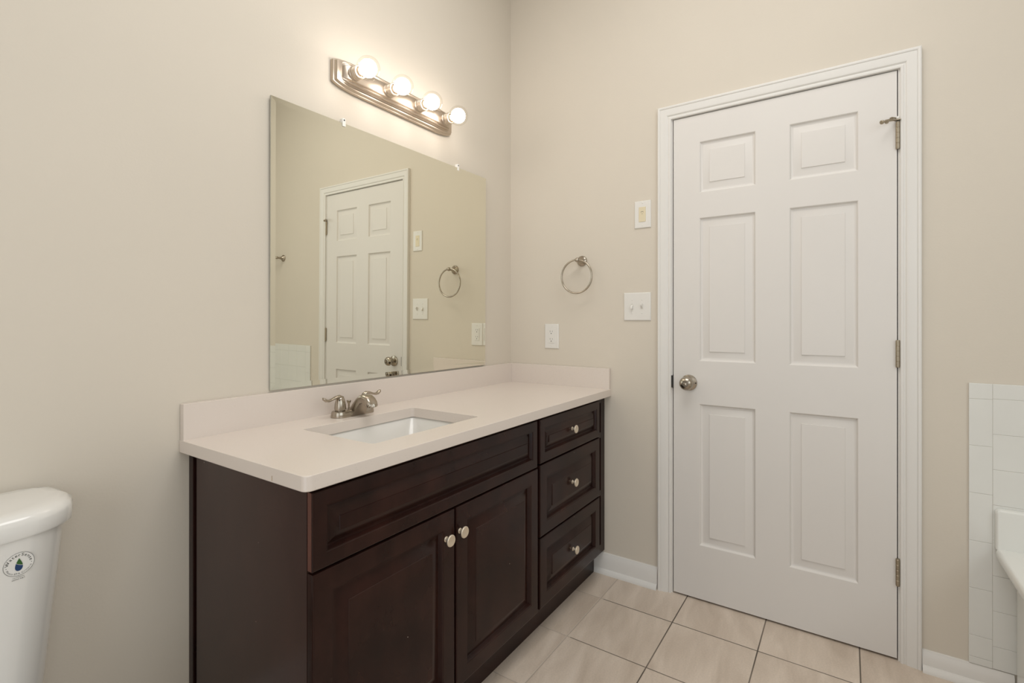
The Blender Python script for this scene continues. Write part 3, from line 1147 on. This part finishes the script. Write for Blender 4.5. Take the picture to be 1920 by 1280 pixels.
# ------------------------------------------------------------------ towel bar (seen in the mirror)
BYP, BZ = -2.1560, 1.6280
tb = thing('towel_bar', (0, -2.43, BZ), 'brushed nickel towel bar on the wall over the tub tile, seen in the mirror', 'towel bar')
for yy in (BYP, BYP - 0.457):
    b = MB()
    b.lathe(post, (-0.0004, yy, BZ), (-1, 0, 0), 28)
    b.build('post', M['nickel'], tb, smooth=40)
b = MB()
b.tube([(-0.0535, BYP + 0.004, BZ), (-0.0535, BYP - 0.461, BZ)], 0.0078, 20)
b.build('bar', M['nickel'], tb, smooth=60)


# ------------------------------------------------------------------ wall plates on the door wall
def plate_mesh(y0, y1, z0, z1, d=0.0055):
    b = MB()
    loops = []
    for ins, x in ((0.0, -0.0003), (0.0, -0.0022), (0.0012, -0.0042), (0.0032, -d), (0.006, -d - 0.0003)):
        loops.append([(x, y0 - ins, z0 + ins), (x, y1 + ins, z0 + ins), (x, y1 + ins, z1 - ins), (x, y0 - ins, z1 - ins)])
    b.loft(loops, True, True, True)
    b.wn = True
    return b


def screw(parent, y, z, d=0.0058, mat='plastic'):
    b = MB()
    b.lathe([(0.0032, -0.001), (0.0032, 0.0006), (0.0024, 0.0011), (0.0001, 0.0013)], (-d, y, z), (-1, 0, 0), 14)
    s = b.build('screw', M[mat], parent)
    return s


# upper plate with almond rocker
y0, y1, z0, z1 = -0.6750, -0.7500, 1.5840, 1.7055
t = thing('light_switch', (0, -0.7125, 1.645), 'white switch plate with one almond rocker, high beside the door casing', 'switch')
plate_mesh(y0, y1, z0, z1).build('plate', M['plastic'], t)
b = MB()
b.box(-0.0075, -0.004, -0.6960, -0.7275, 1.6115, 1.6775, 0.0008, 1)
rk = b.build('rocker', M['almond'], t)
b = MB()
b.box(-0.0078, -0.0072, -0.7065, -0.7170, 1.6560, 1.6572)
b.box(-0.0078, -0.0072, -0.7065, -0.7073, 1.6520, 1.6572)
b.box(-0.0078, -0.0072, -0.7162, -0.7170, 1.6520, 1.6572)
b.box(-0.0078, -0.0072, -0.7085, -0.7150, 1.6465, 1.6473)
b.build('indicator', M['dark'], rk)
screw(t, -0.7125, 1.6950)
screw(t, -0.7125, 1.5950)

# double toggle plate
y0, y1, z0, z1 = -0.6250, -0.7495, 1.1720, 1.2975
t = thing('light_switch', (0, -0.687, 1.235), 'white double plate with two small toggles, level with the door middle rail', 'switch')
plate_mesh(y0, y1, z0, z1).build('plate', M['plastic'], t)
for yc, up in ((-0.6645, -1), (-0.7100, 1)):
    b = MB()
    b.box(-0.0064, -0.003, yc + 0.0052, yc - 0.0052, 1.2230, 1.2470, 0.0004, 1)
    fr = b.build('toggle_slot', M['grout'], t)
    b = MB()
    b.loft([[(-0.0060, yc + s * 0.0042, 1.235 + v) for s, v in ((-1, -0.009), (1, -0.009), (1, 0.009), (-1, 0.009))],
            [(-0.0165, yc + s * 0.0032, 1.235 + up * 0.0075 + v) for s, v in ((-1, -0.0042), (1, -0.0042), (1, 0.0042), (-1, 0.0042))],
            [(-0.0175, yc + s * 0.0022, 1.235 + up * 0.0078 + v) for s, v in ((-1, -0.003), (1, -0.003), (1, 0.003), (-1, 0.003))]], True, True, True)
    b.build('toggle', M['plastic'], t)
    screw(t, yc, 1.2350 + 0.0302)
    screw(t, yc, 1.2350 - 0.0302)

# outlet
y0, y1, z0, z1 = -0.2090, -0.2880, 1.0330, 1.1555
t = thing('wall_outlet', (0, -0.2485, 1.094), 'white duplex outlet just above the side splash', 'outlet')
plate_mesh(y0, y1, z0, z1).build('plate', M['plastic'], t)
b = MB()
b.box(-0.0078, -0.004, -0.2320, -0.2650, 1.0605, 1.1280, 0.0010, 2)
rc = b.build('receptacle', M['plastic'], t)
for zc in (1.1130, 1.0755):
    b = MB()
    b.box(-0.0081, -0.0070, -0.2410, -0.2424, zc + 0.0015, zc + 0.0095)
    b.build('slot', M['dark'], rc)
    b = MB()
    b.box(-0.0081, -0.0070, -0.2540, -0.2553, zc + 0.0020, zc + 0.0090)
    b.build('slot', M['dark'], rc)
    b = MB()
    b.lathe([(0.0024, 0.0), (0.0024, 0.0011)], (-0.0070, -0.2482, zc - 0.0055), (-1, 0, 0), 12)
    b.build('ground_hole', M['dark'], rc)
screw(t, -0.2485, 1.1420)
screw(t, -0.2485, 1.0470)

# ------------------------------------------------------------------ toilet
TCX = -2.0450
toi = thing('toilet', (TCX, -0.35, 0), 'white toilet with a tapered tank against the vanity wall', 'toilet')


def tank_front(x, z):
    """y of the tank front surface"""
    s = (z - 0.40) / 0.37
    hw = 0.190 + 0.030 * s
    q = min(abs(x - TCX) / hw, 1.0)
    dep = 0.161 + 0.028 * s
    return -0.02 - dep * (1 - 0.10 * q ** 2) + 0


def tank_loop(z, n=10):
    s = (z - 0.40) / 0.37
    hw = 0.190 + 0.030 * s
    pts = []
    r = 0.080
    yb = -0.018
    # right side back to front, rounded front corners, bowed front, left
    fr = []
    for k in range(25):
        x = TCX + hw - 2 * hw * k / 24
        fr.append((x, tank_front(x, z)))
    # round the two front corners by pulling the ends of the bow back
    out = [(TCX + hw - 0.010, yb), (TCX + hw, yb - 0.012)]
    for (x, y) in fr:
        q = (abs(x - TCX) - (hw - r)) / r
        if q > 0:
            y = y + r * (1 - math.sqrt(max(0.0, 1 - min(q, 1.0) ** 2)))
        out.append((x, y))
    out += [(TCX - hw, yb - 0.012), (TCX - hw + 0.010, yb)]
    return [(x, y, z) for x, y in out]


b = MB()
b.loft([tank_loop(z) for z in (0.385, 0.40, 0.45, 0.52, 0.60, 0.68, 0.74, 0.772)], True, True, True)
tank = b.build('tank', M['porcelain'], toi, smooth=50)


def lid_loop(off, z):
    hw = 0.2340 + off
    dep = 0.2020 + off
    out = [(TCX + hw - 0.030, -0.013), (TCX + hw - 0.012, -0.020), (TCX + hw - 0.004, -0.034)]
    for k in range(33):
        x = TCX + hw - 2 * hw * k / 32
        q = abs(x - TCX) / hw
        y = -0.013 - dep * (1 - 0.14 * q ** 2)
        r = 0.085
        e2 = (abs(x - TCX) - (hw - r)) / r
        if e2 > 0:
            y += r * 0.95 * (1 - math.sqrt(max(0.0, 1 - min(e2, 1.0) ** 2)))
        out.append((x, y))
    out += [(TCX - hw + 0.004, -0.034), (TCX - hw + 0.012, -0.020), (TCX - hw + 0.030, -0.013)]
    return [(x, y, z) for x, y in out]


b = MB()
b.loft([lid_loop(-0.006, 0.7682), lid_loop(-0.0012, 0.7684), lid_loop(0.0, 0.772), lid_loop(0.0, 0.793), lid_loop(-0.002, 0.801), lid_loop(-0.008, 0.8075), lid_loop(-0.018, 0.8115), lid_loop(-0.035, 0.813)], True, True, True)
b.build('tank_lid', M['porcelain'], toi, smooth=60)


def oval(cx, cy, rx, ry, z, n=32, sq=2.3):
    out = []
    for k in range(n):
        a = 2 * PI * k / n
        c, s = math.cos(a), math.sin(a)
        out.append((cx + rx * abs(c) ** (2 / sq) * (1 if c >= 0 else -1), cy + ry * abs(s) ** (2 / sq) * (1 if s >= 0 else -1), z))
    return out


b = MB()
b.loft([oval(TCX, -0.33, 0.115, 0.26, 0.0), oval(TCX, -0.33, 0.11, 0.25, 0.03), oval(TCX, -0.34, 0.10, 0.24, 0.14), oval(TCX, -0.37, 0.13, 0.29, 0.26), oval(TCX, -0.40, 0.175, 0.335, 0.345), oval(TCX, -0.40, 0.182, 0.345, 0.375),
        oval(TCX, -0.40, 0.178, 0.340, 0.3845)], True, True, True)
b.build('bowl', M['porcelain'], toi, smooth=60)
b = MB()
b.loft([oval(TCX, -0.475, 0.180, 0.230, 0.3855), oval(TCX, -0.475, 0.186, 0.236, 0.392), oval(TCX, -0.475, 0.184, 0.234, 0.402), oval(TCX, -0.475, 0.186, 0.236, 0.412), oval(TCX, -0.475, 0.180, 0.230, 0.420)], True, True, True)
b.build('seat', M['porcelain'], toi, smooth=60)
b = MB()
b.lathe([(0.012, 0.0), (0.012, 0.006), (0.008, 0.012), (0.0001, 0.013)], (TCX - 0.165, tank_front(TCX - 0.165, 0.715) + 0.012, 0.715), (0, -1, 0), 20)
b.tube([(TCX - 0.165, tank_front(TCX - 0.165, 0.715) - 0.004, 0.715), (TCX - 0.095, tank_front(TCX - 0.095, 0.715) - 0.012, 0.706)], [(0.006, 0.004), (0.008, 0.004)], 12)
b.build('flush_lever', M['nickel'], toi)

# round certification sticker on the tank
STX, STZ, STR = -1.9120, 0.7215, 0.0215


def on_tank(u, v, d):
    x = STX + u
    z = STZ + v
    return (x, tank_front(x, z) - d, z)


def disc_ring(mb, r0, r1, d, n=64):
    a = [mb.bm.verts.new(on_tank(math.cos(2 * PI * k / n) * r0, math.sin(2 * PI * k / n) * r0, d)) for k in range(n)]
    c = [mb.bm.verts.new(on_tank(math.cos(2 * PI * k / n) * r1, math.sin(2 * PI * k / n) * r1, d)) for k in range(n)]
    for k in range(n):
        mb.bm.faces.new((a[k], a[(k + 1) % n], c[(k + 1) % n], c[k]))


def flat_poly(mb, pts, d):
    mb.bm.faces.new([mb.bm.verts.new(on_tank(u, v, d)) for u, v in pts])


def glyph(ch, size):
    """triangles of one character of the built-in font, as (verts, faces, advance)"""
    cu = bpy.data.curves.new('glyph', 'FONT')
    cu.body = ch
    cu.size = size
    cu.resolution_u = 3
    ob = bpy.data.objects.new('glyph', cu)
    COL.objects.link(ob)
    bpy.context.view_layer.update()
    dg = bpy.context.evaluated_depsgraph_get()
    ev = ob.evaluated_get(dg)
    me = ev.to_mesh()
    vs = [tuple(v.co) for v in me.vertices]
    fs = [tuple(p.vertices) for p in me.polygons]
    xs = [v[0] for v in vs] or [0, size * 0.3]
    wd = (min(xs), max(xs))
    ev.to_mesh_clear()
    bpy.data.objects.remove(ob)
    bpy.data.curves.remove(cu)
    return vs, fs, wd


def text_arc(mb, s, size, r, a_mid, inward, d, gap=0.16, squeeze=1.0):
    gl = [None if c == ' ' else glyph(c, size) for c in s]
    ws = [size * 0.32 if g is None else (g[2][1] - g[2][0]) * squeeze + size * gap for g in gl]
    tot = sum(ws) / r
    a = a_mid + tot / 2 if not inward else a_mid - tot / 2
    for g, wv in zip(gl, ws):
        if g is not None:
            vs_, fs_, (x0, x1) = g
            nv = []
            for (x, y, _) in vs_:
                loc = (x - x0) * squeeze + size * gap / 2
                if not inward:
                    aa = a - loc / r
                    rr_ = r + y
                else:
                    aa = a + loc / r
                    rr_ = r - y
                nv.append(mb.bm.verts.new(on_tank(math.cos(aa) * rr_, math.sin(aa) * rr_, d)))
            for f in fs_:
                mb.bm.faces.new([nv[i] for i in f])
        a = a - wv / r if not inward else a + wv / r


def text_line(mb, s, size, u, v, d, gap=0.16, squeeze=1.0):
    gl = [None if c == ' ' else glyph(c, size) for c in s]
    ws = [size * 0.32 if g is None else (g[2][1] - g[2][0]) * squeeze + size * gap for g in gl]
    x = u - sum(ws) / 2
    for g, wv in zip(gl, ws):
        if g is not None:
            vs_, fs_, (x0, x1) = g
            nv = [mb.bm.verts.new(on_tank(x + (p[0] - x0) * squeeze, v + p[1], d)) for p in vs_]
            for f in fs_:
                mb.bm.faces.new([nv[i] for i in f])
        x += wv


b = MB()
flat_poly(b, [(math.cos(2 * PI * k / 48) * (STR - 0.0001), math.sin(2 * PI * k / 48) * (STR - 0.0001)) for k in range(48)], 0.0003)
sticker = b.build('sticker', M['sticker'], tank)
b = MB()
disc_ring(b, STR - 0.00035, STR + 0.0001, 0.0007)
text_arc(b, 'WaterSense', 0.0072, 0.0148, PI / 2, False, 0.0007, 0.20)
text_arc(b, 'Meets EPA Criteria', 0.0044, 0.0192, -PI / 2, True, 0.0007, 0.24)
for a in (math.radians(188), math.radians(-8)):
    flat_poly(b, [(math.cos(a) * 0.0176 + math.cos(2 * PI * k / 10) * 0.0006, math.sin(a) * 0.0176 + math.sin(2 * PI * k / 10) * 0.0006) for k in range(10)], 0.0007)
text_line(b, 'Certified by', 0.0028, 0.0, -0.0252, 0.0007)
text_line(b, 'IAPMO R&T', 0.0032, 0.0, -0.0292, 0.0007)
b.build('lettering', M['ink'], sticker)


def drop_outline(n=40):
    pts = []
    for k in range(n):
        a = 2 * PI * k / n
        x = 0.0072 * math.sin(a) * (math.sin(a / 2) ** 1.1)
        z = 0.0118 * math.cos(a) - 0.0008
        pts.append((x, z))
    return pts


dp = drop_outline()


def curve_z(x):
    return -0.0010 - 0.62 * x + 38.0 * x * x


def half(sign, gapv):
    """part of the drop above (+1) or below (-1) the dividing curve"""
    out = []
    n = len(dp)
    inside = [(p[1] - curve_z(p[0])) * sign > gapv for p in dp]
    keep = [p for p, i in zip(dp, inside) if i]
    # order them starting after the gap
    st_ = next(i for i in range(n) if inside[i] and not inside[i - 1])
    seq = []
    k = st_
    while inside[k % n] and len(seq) < n:
        seq.append(dp[k % n])
        k += 1
    x_end, x_start = seq[-1][0], seq[0][0]
    for j in range(13):
        x = x_end + (x_start - x_end) * j / 12
        seq.append((x, curve_z(x) + sign * gapv))
    return seq


b = MB()
flat_poly(b, half(1, 0.0005), 0.0007)
b.build('leaf_mark', M['green'], sticker)
b = MB()
flat_poly(b, half(-1, 0.0005), 0.0007)
b.build('drop_mark', M['blue'], sticker)
